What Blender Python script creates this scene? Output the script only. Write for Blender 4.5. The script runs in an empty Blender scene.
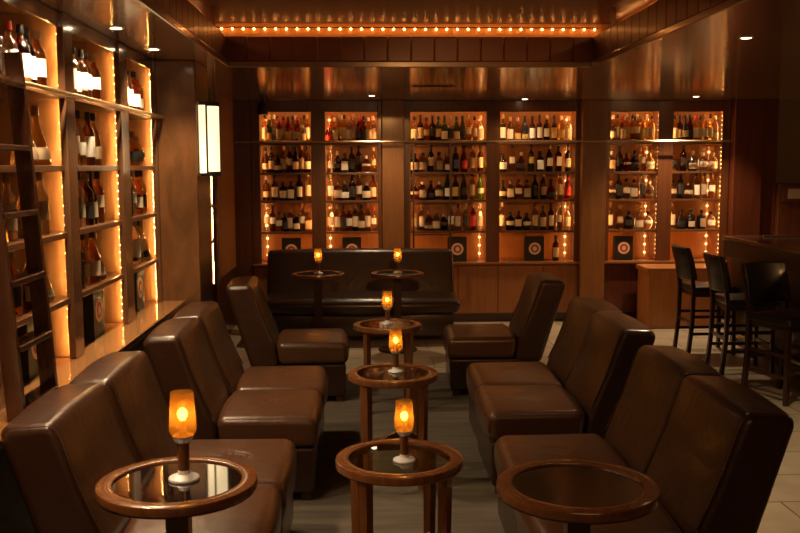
import bpy, bmesh, math, random
from mathutils import Vector, Matrix
random.seed(11)
PI = math.pi
scene = bpy.context.scene
COL = scene.collection

# ------------------------------------------------------------------ materials
def mat(name, color, rough=.5, metal=0., coat=0., spec=.5, trans=0., ior=1.45, emit=None, estr=0.,
        noise=None, bump=None, wood=None):
    m = bpy.data.materials.new(name); m.use_nodes = True
    nt = m.node_tree; b = nt.nodes['Principled BSDF']
    b.inputs['Base Color'].default_value = (*color, 1)
    b.inputs['Roughness'].default_value = rough
    b.inputs['Metallic'].default_value = metal
    b.inputs['Coat Weight'].default_value = coat
    b.inputs['Coat Roughness'].default_value = .12
    b.inputs['Specular IOR Level'].default_value = spec
    b.inputs['Transmission Weight'].default_value = trans
    b.inputs['IOR'].default_value = ior
    if emit:
        b.inputs['Emission Color'].default_value = (*emit, 1)
        b.inputs['Emission Strength'].default_value = estr
    tc = nt.nodes.new('ShaderNodeTexCoord')
    if wood:
        # streaky grain running along one axis; (dark, light, stretch)
        dark, light, sc = wood
        mp = nt.nodes.new('ShaderNodeMapping'); mp.inputs['Scale'].default_value = sc
        nz = nt.nodes.new('ShaderNodeTexNoise'); nz.inputs['Scale'].default_value = 6
        nz.inputs['Detail'].default_value = 6; nz.inputs['Roughness'].default_value = .6
        nz.inputs['Distortion'].default_value = .6
        cr = nt.nodes.new('ShaderNodeValToRGB')
        cr.color_ramp.elements[0].position = .3; cr.color_ramp.elements[0].color = (*dark, 1)
        cr.color_ramp.elements[1].position = .72; cr.color_ramp.elements[1].color = (*light, 1)
        nt.links.new(tc.outputs['Object'], mp.inputs['Vector']); nt.links.new(mp.outputs[0], nz.inputs['Vector'])
        nt.links.new(nz.outputs['Fac'], cr.inputs['Fac']); nt.links.new(cr.outputs[0], b.inputs['Base Color'])
    if noise:
        c2, scl = noise
        nz = nt.nodes.new('ShaderNodeTexNoise'); nz.inputs['Scale'].default_value = scl
        nz.inputs['Detail'].default_value = 4
        mx = nt.nodes.new('ShaderNodeMix'); mx.data_type = 'RGBA'
        mx.inputs['A'].default_value = (*color, 1); mx.inputs['B'].default_value = (*c2, 1)
        nt.links.new(tc.outputs['Object'], nz.inputs['Vector']); nt.links.new(nz.outputs['Fac'], mx.inputs['Factor'])
        nt.links.new(mx.outputs['Result'], b.inputs['Base Color'])
    if bump:
        scl, strength, dist = bump
        nz = nt.nodes.new('ShaderNodeTexNoise'); nz.inputs['Scale'].default_value = scl
        nz.inputs['Detail'].default_value = 3
        bp = nt.nodes.new('ShaderNodeBump'); bp.inputs['Strength'].default_value = strength
        bp.inputs['Distance'].default_value = dist
        nt.links.new(tc.outputs['Object'], nz.inputs['Vector']); nt.links.new(nz.outputs['Fac'], bp.inputs['Height'])
        nt.links.new(bp.outputs[0], b.inputs['Normal'])
    return m

WARM = (1, .42, .10)
M = {}
M['wood_pillar'] = mat('pillar wood', (.3, .13, .05), .36, coat=.15, wood=((.21, .080, .022), (.30, .120, .036), (3, 3, .35)))
M['wood_column'] = mat('column wood with painted reflections', (.2, .09, .04), .3, coat=.4, wood=((.10, .042, .015), (.21, .088, .032), (1.2, 1.2, .5)))  # painted blotches stand for mottled reflections on the pillar
M['wood_red'] = mat('red mahogany', (.13, .03, .012), .3, coat=.35, wood=((.085, .020, .009), (.14, .036, .014), (4, 4, .3)))
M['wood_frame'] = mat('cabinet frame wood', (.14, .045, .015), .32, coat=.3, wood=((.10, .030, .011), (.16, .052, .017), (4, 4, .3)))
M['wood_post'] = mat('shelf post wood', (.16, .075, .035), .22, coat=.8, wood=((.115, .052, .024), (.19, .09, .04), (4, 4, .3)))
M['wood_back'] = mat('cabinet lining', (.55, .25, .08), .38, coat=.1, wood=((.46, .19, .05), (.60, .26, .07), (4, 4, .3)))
M['wood_lining'] = mat('left shelf lining', (.4, .24, .12), .4, coat=.1, wood=((.24, .125, .055), (.36, .195, .088), (4, 4, .3)))
M['wood_shelf'] = mat('shelf board', (.13, .055, .022), .3, coat=.4, wood=((.10, .04, .016), (.17, .07, .027), (.4, 4, 4)))
M['wood_ledge'] = mat('ledge wood', (.42, .2, .075), .16, coat=.8, wood=((.34, .155, .055), (.46, .23, .09), (4, .4, 4)))
M['wood_panel'] = mat('base panel wood', (.3, .115, .035), .35, coat=.3, wood=((.25, .09, .027), (.34, .135, .042), (4, 4, .35)))
M['wood_light'] = mat('counter panel wood', (.5, .2, .06), .35, coat=.3, wood=((.44, .17, .05), (.54, .22, .07), (4, 4, .35)))
M['wood_table'] = mat('table wood', (.26, .10, .035), .22, coat=.7, wood=((.125, .045, .015), (.22, .085, .029), (4, 4, 1)))
M['wood_dark'] = mat('dark stained wood', (.035, .012, .007), .3, coat=.4, noise=((.055, .018, .010), 9))
M['wood_ladder'] = mat('ladder wood', (.05, .016, .008), .25, coat=.6, wood=((.036, .011, .006), (.062, .021, .010), (4, 4, .4)))
M['soffit'] = mat('lacquered soffit', (.22, .13, .07), .24, coat=.8, noise=((.26, .155, .085), 2.5), bump=(3.5, .05, .02))
M['ceiling'] = mat('upper ceiling paint', (.19, .085, .045), .45, spec=.25, noise=((.16, .07, .038), 1.5))
M['fascia'] = mat('padded fascia leather', (.15, .034, .014), .38, coat=.15, noise=((.20, .048, .020), 3), bump=(90, .15, .004))
M['cove'] = mat('cove paint', (.6, .3, .1), .5)
M['brass'] = mat('brass rail', (.72, .56, .36), .3, metal=1)
M['steel'] = mat('dull steel', (.62, .60, .57), .3, metal=1)
M['pewter'] = mat('pale pewter', (.78, .78, .78), .35, metal=.15)
M['black_metal'] = mat('black metal', (.012, .01, .009), .4)
M['black_leather'] = mat('black leather', (.016, .012, .010), .34, coat=.3, bump=(160, .15, .003))
M['black_card'] = mat('black card', (.010, .008, .007), .5)
M['emblem_cream'] = mat('emblem cream', (.72, .46, .32), .5)
M['emblem_rust'] = mat('emblem rust', (.30, .055, .03), .5)
M['cream_plate'] = mat('cream plate', (.55, .45, .33), .5)
M['plaster'] = mat('dim plaster', (.20, .14, .09), .7, noise=((.24, .17, .11), 3))
M['bar_top'] = mat('bar top', (.17, .085, .045), .2, coat=.7, wood=((.13, .06, .032), (.2, .10, .052), (4, .5, 4)))
M['bar_dark'] = mat('bar padding', (.016, .007, .004), .35, coat=.2, bump=(120, .12, .004))
M['crystal'] = mat('lamp glass white', (1, .9, .7), .3, emit=(1, .74, .40), estr=1.7)
M['bead'] = mat('led bead', (1, .8, .5), .4, emit=(1, .46, .12), estr=50)
M['glow_dot'] = mat('panel glow dot', (1, .8, .5), .4, emit=(1, .58, .24), estr=2.6)
M['bead_hidden'] = mat('led bead bright', (1, .8, .5), .4, emit=(1, .52, .16), estr=260)
M['bead_fill'] = mat('led bead fill', (1, .8, .5), .4, emit=(1, .50, .17), estr=12)
M['bead_top'] = mat('led strip top', (1, .8, .5), .4, emit=(1, .52, .18), estr=26)
M['cove_bulb'] = mat('cove bulb', (1, .8, .5), .4, emit=(1, .38, .09), estr=30)
M['lens'] = mat('downlight lens', (1, .9, .7), .4, emit=(1, .72, .40), estr=40)
M['flame'] = mat('lamp bulb', (1, .8, .4), .4, emit=(1, .70, .30), estr=62)

def leather(name, c1, c2, dimple=False):
    m = mat(name, c1, .33, coat=.4, noise=(c2, 5))
    nt = m.node_tree; b = nt.nodes['Principled BSDF']
    b.inputs['Coat Roughness'].default_value = .22
    tc = [n for n in nt.nodes if n.type == 'TEX_COORD'][0]
    vo = nt.nodes.new('ShaderNodeTexVoronoi'); vo.inputs['Scale'].default_value = 170
    nz = nt.nodes.new('ShaderNodeTexNoise'); nz.inputs['Scale'].default_value = 7; nz.inputs['Detail'].default_value = 2
    nz.inputs['Distortion'].default_value = 1.2
    b1 = nt.nodes.new('ShaderNodeBump'); b1.inputs['Strength'].default_value = .10; b1.inputs['Distance'].default_value = .003
    b2 = nt.nodes.new('ShaderNodeBump'); b2.inputs['Strength'].default_value = .25; b2.inputs['Distance'].default_value = .02
    L = nt.links.new
    L(tc.outputs['Object'], vo.inputs['Vector']); L(tc.outputs['Object'], nz.inputs['Vector'])
    L(vo.outputs['Distance'], b1.inputs['Height']); L(nz.outputs['Fac'], b2.inputs['Height'])
    L(b1.outputs[0], b2.inputs['Normal'])
    last = b2
    if dimple:
        # puckered dimple in the middle of the seat
        vm = nt.nodes.new('ShaderNodeVectorMath'); vm.operation = 'DISTANCE'; vm.inputs[1].default_value = (.2, 0, .46)
        n2 = nt.nodes.new('ShaderNodeTexNoise'); n2.inputs['Scale'].default_value = 14; n2.inputs['Distortion'].default_value = 2
        ad = nt.nodes.new('ShaderNodeMath'); ad.operation = 'MULTIPLY_ADD'; ad.inputs[1].default_value = .09
        mr = nt.nodes.new('ShaderNodeMapRange'); mr.interpolation_type = 'SMOOTHSTEP'
        mr.inputs['From Min'].default_value = .045; mr.inputs['From Max'].default_value = .13
        b3 = nt.nodes.new('ShaderNodeBump'); b3.inputs['Strength'].default_value = .55; b3.inputs['Distance'].default_value = .02
        L(tc.outputs['Object'], vm.inputs[0]); L(tc.outputs['Object'], n2.inputs['Vector'])
        L(n2.outputs['Fac'], ad.inputs[0]); L(vm.outputs['Value'], ad.inputs[2])
        L(ad.outputs[0], mr.inputs['Value']); L(mr.outputs[0], b3.inputs['Height']); L(b2.outputs[0], b3.inputs['Normal'])
        last = b3
    L(last.outputs[0], b.inputs['Normal'])
    return m
M['leather'] = leather('brown leather', (.036, .0145, .007), (.050, .020, .0095))  # chair backs toned darker, for the shade on their front faces
M['leather_seat_lit'] = leather('brown leather lit seat', (.066, .027, .012), (.090, .037, .017), True)  # same leather kept lighter, for light falling on the seat tops
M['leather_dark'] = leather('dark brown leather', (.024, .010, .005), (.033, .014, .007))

def glass(name, color, rough=.04):
    m = mat(name, color, rough, trans=1., ior=1.18, coat=.6)
    return m
G = {'A': glass('amber glass', (.80, .33, .07)), 'C': glass('clear glass', (.98, .93, .84)),
     'D': glass('dark brown glass', (.16, .05, .02)), 'G': glass('green glass', (.16, .38, .08)),
     'R': glass('red glass', (.55, .03, .02)), 'Y': glass('golden glass', (.97, .68, .26)),
     'K': mat('black glass', (.012, .010, .010), .12, coat=.5)}
GN = {'A': 'amber', 'C': 'clear', 'D': 'dark brown', 'G': 'green', 'R': 'red', 'Y': 'golden', 'K': 'black'}
LB = {'w': mat('white paper', (.80, .74, .62), .6), 'c': mat('cream paper', (.62, .50, .33), .6),
      'k': mat('black paper', (.02, .018, .016), .5), 'g': mat('gold paper', (.55, .36, .10), .4),
      'b': mat('beige paper', (.42, .30, .18), .6), 'r': mat('red paper', (.50, .03, .025), .5),
      'u': mat('blue paper', (.05, .07, .16), .5)}
LN = {'w': 'white', 'c': 'cream', 'k': 'black', 'g': 'gold', 'b': 'beige', 'r': 'red', 'u': 'blue', '-': 'no'}
CP = {'k': mat('black cap', (.018, .015, .014), .35), 'w': mat('pale cap', (.75, .68, .55), .4),
      'g': mat('gold cap', (.6, .4, .14), .3, metal=.7), 'r': mat('red cap', (.6, .06, .04), .35),
      'n': mat('cork cap', (.38, .22, .10), .6)}

def clearmix(name, tint, fac_gloss, glossrough=.03, extra=None):
    """thin tinted pane: see-through tint under a glossy skin"""
    m = bpy.data.materials.new(name); m.use_nodes = True; nt = m.node_tree; nt.nodes.clear()
    out = nt.nodes.new('ShaderNodeOutputMaterial'); mx = nt.nodes.new('ShaderNodeMixShader')
    tr = nt.nodes.new('ShaderNodeBsdfTransparent'); tr.inputs[0].default_value = (*tint, 1)
    gl = nt.nodes.new('ShaderNodeBsdfGlossy'); gl.inputs['Roughness'].default_value = glossrough
    fr = nt.nodes.new('ShaderNodeFresnel'); fr.inputs['IOR'].default_value = fac_gloss
    a = tr.outputs[0]
    if extra:
        tl = nt.nodes.new('ShaderNodeBsdfTranslucent'); tl.inputs[0].default_value = (*extra, 1)
        df = nt.nodes.new('ShaderNodeBsdfDiffuse'); df.inputs[0].default_value = (*extra, 1)
        m0 = nt.nodes.new('ShaderNodeMixShader'); m0.inputs[0].default_value = .25
        nt.links.new(tl.outputs[0], m0.inputs[1]); nt.links.new(df.outputs[0], m0.inputs[2])
        m1 = nt.nodes.new('ShaderNodeMixShader'); m1.inputs[0].default_value = .30
        nt.links.new(a, m1.inputs[1]); nt.links.new(m0.outputs[0], m1.inputs[2]); a = m1.outputs[0]
    ge = nt.nodes.new('ShaderNodeNewGeometry'); iv = nt.nodes.new('ShaderNodeMath'); iv.operation = 'SUBTRACT'; iv.inputs[0].default_value = 1
    mu = nt.nodes.new('ShaderNodeMath'); mu.operation = 'MULTIPLY'
    nt.links.new(ge.outputs['Backfacing'], iv.inputs[1]); nt.links.new(iv.outputs[0], mu.inputs[0]); nt.links.new(fr.outputs[0], mu.inputs[1])
    nt.links.new(mu.outputs[0], mx.inputs[0]); nt.links.new(a, mx.inputs[1]); nt.links.new(gl.outputs[0], mx.inputs[2])
    nt.links.new(mx.outputs[0], out.inputs[0])
    return m
M['smoked'] = clearmix('smoked table glass', (.74, .74, .62), 1.7)
M['mirror_black'] = mat('dark mirror glass', (.010, .008, .007), .04, spec=1.0, ior=2.6)
M['shade'] = clearmix('amber lamp glass', (.90, .60, .22), 1.4, .12, extra=(.50, .27, .07))

def floor_mat():
    m = mat('stone tile floor', (.5, .42, .3), .35, coat=.1)
    nt = m.node_tree; b = nt.nodes['Principled BSDF']; L = nt.links.new
    tc = [n for n in nt.nodes if n.type == 'TEX_COORD'][0]
    br = nt.nodes.new('ShaderNodeTexBrick'); br.offset = .5
    br.inputs['Color1'].default_value = (.64, .54, .40, 1); br.inputs['Color2'].default_value = (.56, .46, .33, 1)
    br.inputs['Mortar'].default_value = (.20, .15, .10, 1); br.inputs['Scale'].default_value = 1
    br.inputs['Mortar Size'].default_value = .006; br.inputs['Brick Width'].default_value = .62; br.inputs['Row Height'].default_value = .42
    nz = nt.nodes.new('ShaderNodeTexNoise'); nz.inputs['Scale'].default_value = 4; nz.inputs['Detail'].default_value = 6
    mx = nt.nodes.new('ShaderNodeMix'); mx.data_type = 'RGBA'; mx.blend_type = 'MULTIPLY'; mx.inputs['Factor'].default_value = .5
    cr = nt.nodes.new('ShaderNodeValToRGB'); cr.color_ramp.elements[0].color = (.6, .56, .5, 1); cr.color_ramp.elements[0].position = .3
    cr.color_ramp.elements[1].position = .65
    L(tc.outputs['Object'], br.inputs['Vector']); L(tc.outputs['Object'], nz.inputs['Vector']); L(nz.outputs['Fac'], cr.inputs['Fac'])
    L(br.outputs['Color'], mx.inputs['A']); L(cr.outputs[0], mx.inputs['B']); L(mx.outputs['Result'], b.inputs['Base Color'])
    return m
M['floor'] = floor_mat()
def carpet_mat():
    m = mat('grey carpet', (.12, .10, .08), .95, spec=.1, bump=(260, .5, .01))
    nt = m.node_tree; b = nt.nodes['Principled BSDF']; L = nt.links.new
    tc = [n for n in nt.nodes if n.type == 'TEX_COORD'][0]
    mp = nt.nodes.new('ShaderNodeMapping'); mp.inputs['Scale'].default_value = (1.2, 9, 1)
    nz = nt.nodes.new('ShaderNodeTexNoise'); nz.inputs['Scale'].default_value = 1.6; nz.inputs['Detail'].default_value = 3
    cr = nt.nodes.new('ShaderNodeValToRGB')
    cr.color_ramp.elements[0].position = .35; cr.color_ramp.elements[0].color = (.115, .095, .075, 1)
    cr.color_ramp.elements[1].position = .62; cr.color_ramp.elements[1].color = (.150, .126, .100, 1)
    L(tc.outputs['Object'], mp.inputs['Vector']); L(mp.outputs[0], nz.inputs['Vector']); L(nz.outputs['Fac'], cr.inputs['Fac'])
    L(cr.outputs[0], b.inputs['Base Color'])
    return m
M['carpet'] = carpet_mat()

# ------------------------------------------------------------------ mesh helpers
class MB:
    def __init__(s): s.bm = bmesh.new()
    def box(s, x0, x1, y0, y1, z0, z1, bev=0., seg=2):
        r = bmesh.ops.create_cube(s.bm, size=1)
        vs = r['verts']
        bmesh.ops.scale(s.bm, vec=(x1-x0, y1-y0, z1-z0), verts=vs)
        bmesh.ops.translate(s.bm, vec=((x0+x1)/2, (y0+y1)/2, (z0+z1)/2), verts=vs)
        if bev:
            es = list({e for v in vs for e in v.link_edges})
            bmesh.ops.bevel(s.bm, geom=es, offset=bev, segments=seg, profile=.5, affect='EDGES')
        return s
    def bar(s, a, b, w, d, up=(0, 0, 1), w2=None, d2=None):
        """rectangular bar from a to b, w along side, d along the other"""
        a, b = Vector(a), Vector(b); t = (b-a).normalized(); up = Vector(up)
        side = t.cross(up)
        if side.length < 1e-4: side = t.cross(Vector((1, 0, 0)))
        side.normalize(); n = side.cross(t).normalized()
        w2 = w2 or w; d2 = d2 or d; vs = []
        for p, ww, dd in ((a, w, d), (b, w2, d2)):
            for i, j in ((-1, -1), (1, -1), (1, 1), (-1, 1)):
                vs.append(s.bm.verts.new(p + side*(i*ww/2) + n*(j*dd/2)))
        for f in ((3, 2, 1, 0), (4, 5, 6, 7), (0, 1, 5, 4), (1, 2, 6, 5), (2, 3, 7, 6), (3, 0, 4, 7)):
            s.bm.faces.new([vs[i] for i in f])
        return s
    def tube(s, pts, r, n=8, closed=False):
        pts = [Vector(p) for p in pts]; rings = []; N = len(pts)
        for i, p in enumerate(pts):
            if closed: t = pts[(i+1) % N] - pts[i-1]
            else: t = pts[min(i+1, N-1)] - pts[max(i-1, 0)]
            t.normalize(); up = Vector((0, 0, 1)) if abs(t.z) < .9 else Vector((1, 0, 0))
            a = t.cross(up).normalized(); b = t.cross(a).normalized()
            rr = r[i] if isinstance(r, (list, tuple)) else r
            rings.append([s.bm.verts.new(p + (a*math.cos(2*PI*k/n) + b*math.sin(2*PI*k/n))*rr) for k in range(n)])
        for i in range(N if closed else N-1):
            A, B = rings[i], rings[(i+1) % N]
            for k in range(n): s.bm.faces.new((A[k], A[(k+1) % n], B[(k+1) % n], B[k]))
        if not closed:
            s.bm.faces.new(rings[0][::-1]); s.bm.faces.new(rings[-1])
        return s
    def lathe(s, prof, n=16, c=(0, 0, 0), sq=None, sy=1., cap=True):
        """prof: (r, z) from bottom to top; sq makes a rounded square section"""
        rings = []
        for r, z in prof:
            ring = []
            for k in range(n):
                a = 2*PI*(k+.5)/n; ca, sa = math.cos(a), math.sin(a)
                q = 1.
                if sq and r > sq: q = min(1/max(abs(ca), abs(sa)), 1.28)
                ring.append(s.bm.verts.new((c[0]+r*q*ca, c[1]+r*q*sa*sy, c[2]+z)))
            rings.append(ring)
        for A, B in zip(rings, rings[1:]):
            for k in range(n): s.bm.faces.new((A[k], A[(k+1) % n], B[(k+1) % n], B[k]))
        if cap:
            s.bm.faces.new(rings[0][::-1]); s.bm.faces.new(rings[-1])
        return s
    def ring(s, prof, n=48, c=(0, 0, 0)):
        """closed profile (r, z) swept round"""
        rings = []
        for k in range(n):
            a = 2*PI*k/n
            rings.append([s.bm.verts.new((c[0]+r*math.cos(a), c[1]+r*math.sin(a), c[2]+z)) for r, z in prof])
        m = len(prof)
        for k in range(n):
            A, B = rings[k], rings[(k+1) % n]
            for i in range(m): s.bm.faces.new((A[i], B[i], B[(i+1) % m], A[(i+1) % m]))
        return s
    def sphere(s, c, r, u=10, v=8, sz=1.):
        res = bmesh.ops.create_uvsphere(s.bm, u_segments=u, v_segments=v, radius=r)
        bmesh.ops.scale(s.bm, vec=(1, 1, sz), verts=res['verts'])
        bmesh.ops.translate(s.bm, vec=c, verts=res['verts'])
        return s
    def pillow(s, poly, width, r=.03, bulge=.0, nv=5, nb=9, axis='y', bend=None):
        """poly: (x, z) counter-clockwise outline with rounded corners, swept over width with rounded ends"""
        P = [Vector((p[0], p[1])) for p in poly]; N = len(P)
        nor = []
        for i in range(N):
            t = (P[(i+1) % N]-P[i-1]).normalized(); nor.append(Vector((t.y, -t.x)))
        st = []
        for k in range(nv+1):
            a = PI/2*k/nv; st.append((-width/2 + r - r*math.cos(a), r - r*math.sin(a)))
        st.insert(0, (-width/2, r+.004))
        for k in range(1, nb):
            u = k/nb; st.append((-width/2 + r + (width-2*r)*u, -bulge*math.sin(PI*u)))
        st += [(-y, d) for y, d in reversed(st[:nv+2])]
        rings = []
        for y, d in st:
            ring = []
            for p, n in zip(P, nor):
                q = p - n*d
                v = (q.x, y, q.y) if axis == 'y' else (y, q.x, q.y)
                if bend: v = bend(v)
                ring.append(s.bm.verts.new(v))
            rings.append(ring)
        for A, B in zip(rings, rings[1:]):
            for i in range(N): s.bm.faces.new((A[i], B[i], B[(i+1) % N], A[(i+1) % N]))
        s.bm.faces.new(rings[0]); s.bm.faces.new(rings[-1][::-1])
        return s
    def build(s, name, material, parent=None, smooth=False, angle=40):
        bm = s.bm
        bmesh.ops.recalc_face_normals(bm, faces=bm.faces)
        me = bpy.data.meshes.new(name); bm.to_mesh(me); bm.free()
        if material: me.materials.append(material)
        if smooth:
            me.polygons.foreach_set('use_smooth', [True]*len(me.polygons))
            me.set_sharp_from_angle(angle=math.radians(angle))
        o = bpy.data.objects.new(name, me); COL.objects.link(o)
        if parent: o.parent = parent
        return o

def round_poly(pts, r, n=5):
    """pts counter-clockwise, r scalar or per point"""
    out = []; N = len(pts)
    for i, p in enumerate(pts):
        p = Vector(p); a = Vector(pts[i-1]); b = Vector(pts[(i+1) % N])
        rr = r[i] if isinstance(r, (list, tuple)) else r
        da = (a-p).normalized(); db = (b-p).normalized()
        half = math.acos(max(-1, min(1, da.dot(db))))/2
        t = min(rr/math.tan(half), (a-p).length*.48, (b-p).length*.48); rr = t*math.tan(half)
        cen = p+(da+db).normalized()*(rr/math.sin(half))
        v0, v1 = p+da*t-cen, p+db*t-cen
        a0 = math.atan2(v0.y, v0.x); sw = math.atan2(v0.x*v1.y-v0.y*v1.x, v0.dot(v1))
        for k in range(n+1):
            g = a0+sw*k/n; out.append((cen.x+rr*math.cos(g), cen.y+rr*math.sin(g)))
    return out

def tag(o, label=None, cat=None, group=None, kind=None):
    if label: o['label'] = label
    if cat: o['category'] = cat
    if group: o['group'] = group
    if kind: o['kind'] = kind
    return o
def thing(name, label, cat, loc=(0, 0, 0), rz=0, group=None):
    o = bpy.data.objects.new(name, None); COL.objects.link(o); o.empty_display_size = .1
    o.location = loc; o.rotation_euler = (0, 0, rz)
    return tag(o, label, cat, group)
def struct(name, mb, material, smooth=False):
    return tag(mb.build(name, material, smooth=smooth), kind='structure')
def copy_tree(o, loc=None, rz=None, label=None, parent=None):
    c = o.copy(); COL.objects.link(c)
    if parent: c.parent = parent
    if loc is not None: c.location = loc
    if rz is not None: c.rotation_euler = (0, 0, rz)
    if label: c['label'] = label
    for ch in list(o.children): copy_tree(ch, parent=c)
    return c
ORD = ['', 'first', 'second', 'third', 'fourth', 'fifth', 'sixth', 'seventh', 'eighth', 'ninth', 'tenth', 'eleventh',
       'twelfth', 'thirteenth', 'fourteenth']

# ------------------------------------------------------------------ main dimensions (metres, camera over the origin)
XL = -1.40          # face of the shelving on the left wall
YB = 10.30          # face of the back bar cabinets
ZS = 2.47           # underside of the lowered ceiling border
ZC = 2.80           # raised ceiling
RX0, RX1, RY1 = -.96, 1.67, 6.80      # the raised ceiling field
XR, YF = 7.0, -1.6

# ------------------------------------------------------------------ setting
struct('floor', MB().box(-2.0, XR, YF, YB+.6, -.12, 0), M['floor'])
struct('wall_left', MB().box(-2.0, -1.76, YF, YB+.6, 0, 2.95), M['wood_red'])
struct('wall_back', MB().box(-1.76, XR, YB+.42, YB+.6, 0, 2.95), M['wood_red'])
struct('wall_right', MB().box(XR, XR+.15, YF, YB+.6, 0, 2.95), M['plaster'])
struct('wall_front', MB().box(-2.0, XR, YF-.15, YF, 0, 2.95), M['plaster'])
struct('ceiling', MB().box(-2.0, XR, YF, YB+.6, ZC, ZC+.15), M['ceiling'])
# lowered border: left strip, back strip, right field
TH = .035
struct('trim_1', MB().box(-1.76, RX0-.03, YF, YB+.42, ZS, ZS+TH), M['soffit'])
struct('trim_2', MB().box(RX0-.03, RX1+.03, RY1+.03, YB+.42, ZS, ZS+TH), M['soffit'])
struct('trim_3', MB().box(RX1+.03, XR, YF, YB+.42, ZS, ZS+TH), M['soffit'])
# lighter nosing along the edge of the border
nb = MB().box(RX0-.03, RX0+.012, YF, RY1+.03, ZS-.012, ZS+.03, .006)
struct('trim_4', nb, M['soffit'])
struct('trim_5', MB().box(RX0+.012, RX1-.012, RY1-.012, RY1+.03, ZS-.012, ZS+.03, .006), M['soffit'])
struct('trim_6', MB().box(RX1-.012, RX1+.03, YF, RY1+.03, ZS-.012, ZS+.03, .006), M['soffit'])
# padded fascia round the raised field, in butted panels
def fascia(name, p0, p1, inner):
    L = (Vector(p1)-Vector(p0)).length; n = max(1, round(L/.165)); d = (Vector(p1)-Vector(p0))/n
    mb = MB()
    for i in range(n):
        a = Vector(p0)+d*i; b = a+d
        x0, x1 = sorted((a.x, b.x)); y0, y1 = sorted((a.y, b.y))
        if abs(d.x) > abs(d.y): mb.box(x0+.0015, x1-.0015, min(y0, y0+inner), max(y0, y0+inner), ZS+.03, 2.675, .007)
        else: mb.box(min(x0, x0+inner), max(x0, x0+inner), y0+.0015, y1-.0015, ZS+.03, 2.675, .007)
    return struct(name, mb, M['fascia'])
fascia('trim_7', (RX0, YF, 0), (RX0, RY1, 0), -.028)
fascia('trim_8', (RX0-.028, RY1, 0), (RX1+.028, RY1, 0), .028)
fascia('trim_9', (RX1, YF, 0), (RX1, RY1, 0), .028)
# cove behind the fascia: ledge on the border and a lit back board
CV = .22
struct('trim_10', MB().box(RX0-CV-.03, RX0-CV, YF, RY1+CV, ZS+TH, ZC), M['cove'])
struct('trim_11', MB().box(RX0-CV, RX1+CV, RY1+CV, RY1+CV+.03, ZS+TH, ZC), M['cove'])
struct('trim_12', MB().box(RX1+CV, RX1+CV+.03, YF, RY1+CV, ZS+TH, ZC), M['cove'])
# short posts that tie the fascia to the ceiling near the corners
k = 13
for px, py in ((RX0-.014, 6.30), (RX1+.014, 6.30), (RX0-.014, 3.2), (RX1+.014, 3.2)):
    struct('trim_%d' % k, MB().box(px-.014, px+.014, py-.014, py+.014, 2.675, ZC), M['wood_red']); k += 1
# rows of small nail heads under the fascia
def nails(p0, p1, n):
    mb = MB()
    for i in range(n):
        p = Vector(p0).lerp(Vector(p1), i/(n-1)); mb.sphere(p, .004, 6, 4)
    return mb
struct('trim_17', nails((RX0+.002, 3.0, ZS+.036), (RX0+.002, RY1-.03, ZS+.036), 70), M['brass'])

# cove light strings
def light_string(label, p0, p1, n):
    t = thing('light_string', label, 'string lights', p0, 0, 'bulb strings in the ceiling cove')
    v = Vector(p1)-Vector(p0)
    MB().tube([(0, 0, .012), tuple(v+Vector((0, 0, .012)))], .004, 6).build('cable', M['black_metal'], t)
    b0 = MB().sphere((0, 0, 0), .008, 8, 6, 1.0).build('bulb', M['cove_bulb'], t, True)
    for i in range(n):
        b = b0 if i == 0 else b0.copy()
        if i: COL.objects.link(b)
        b.location = v*((i+.5)/n)
ZB = ZC-.045
light_string('string of orange bulbs in the ceiling cove above the back bar', (RX0-.1, RY1+CV-.03, ZB), (RX1+.1, RY1+CV-.03, ZB), 36)
light_string('string of orange bulbs in the ceiling cove on the left side', (RX0-CV+.03, 3.6, ZB), (RX0-CV+.03, RY1+.05, ZB), 40)
light_string('string of orange bulbs in the ceiling cove on the right side', (RX1+CV-.03, 3.6, ZB), (RX1+CV-.03, RY1+.05, ZB), 40)

# pillar that stands forward of the left wall, and the wall panels beyond it
struct('trim_20', MB().box(-1.76, -1.13, 6.46, 6.98, 0, ZS, .006), M['wood_column'])
struct('trim_21', MB().box(-1.76, XL, 9.02, YB+.42, .66, ZS, .004), M['wood_pillar'])
struct('trim_22', MB().box(-1.76, XL-.02, 9.02, YB+.42, 0, .66), M['wood_dark'])
struct('trim_23', MB().box(-1.76, -1.22, YB-.02, YB+.42, 0, ZS, .004), M['wood_frame'])
# pillars of the back wall
struct('trim_24', MB().box(.215, .455, YB-.10, YB+.42, 0, ZS, .006), M['wood_pillar'])
struct('trim_25', MB().box(2.415, 2.685, YB-.10, YB+.42, 0, ZS, .006), M['wood_pillar'])
# red panelled wall to the right of the back bar
struct('trim_26', MB().box(4.10, 4.42, YB-.12, YB+.42, 0, ZS, .006), M['wood_red'])
struct('trim_27', MB().box(4.425, 4.62, YB-.04, YB+.42, 0, ZS, .006), M['wood_red'])
mb = MB().box(4.625, 6.98, YB-.10, YB+.42, 0, 1.55, .006)
struct('trim_28', mb, M['wood_frame'])
struct('trim_29', MB().box(4.625, 6.98, YB+.20, YB+.42, 1.55, ZS), M['plaster'])
# left wall nearer than the shelving
struct('trim_30', MB().box(-1.76, XL, YF, 2.66, 0, ZS, .004), M['wood_pillar'])

# carpet between the chair rows
tag(MB().box(-1.30, 1.78, YF+.1, 7.72, 0, .012, .004).build('carpet', M['carpet']),
    'dark grey carpet on the floor under the two rows of leather chairs', 'carpet')

# long ledge behind the left chair row
t = thing('wall_ledge', 'glossy honey brown ledge below the left wall shelves', 'ledge', (XL, 0, 0))
MB().box(-.002-.34, .16, 2.67, 6.455, .795, .83, .006).build('ledge_top', M['wood_ledge'], t)
MB().box(-.34, .13, 2.67, 6.455, 0, .795).build('ledge_base', M['wood_dark'], t)

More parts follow.
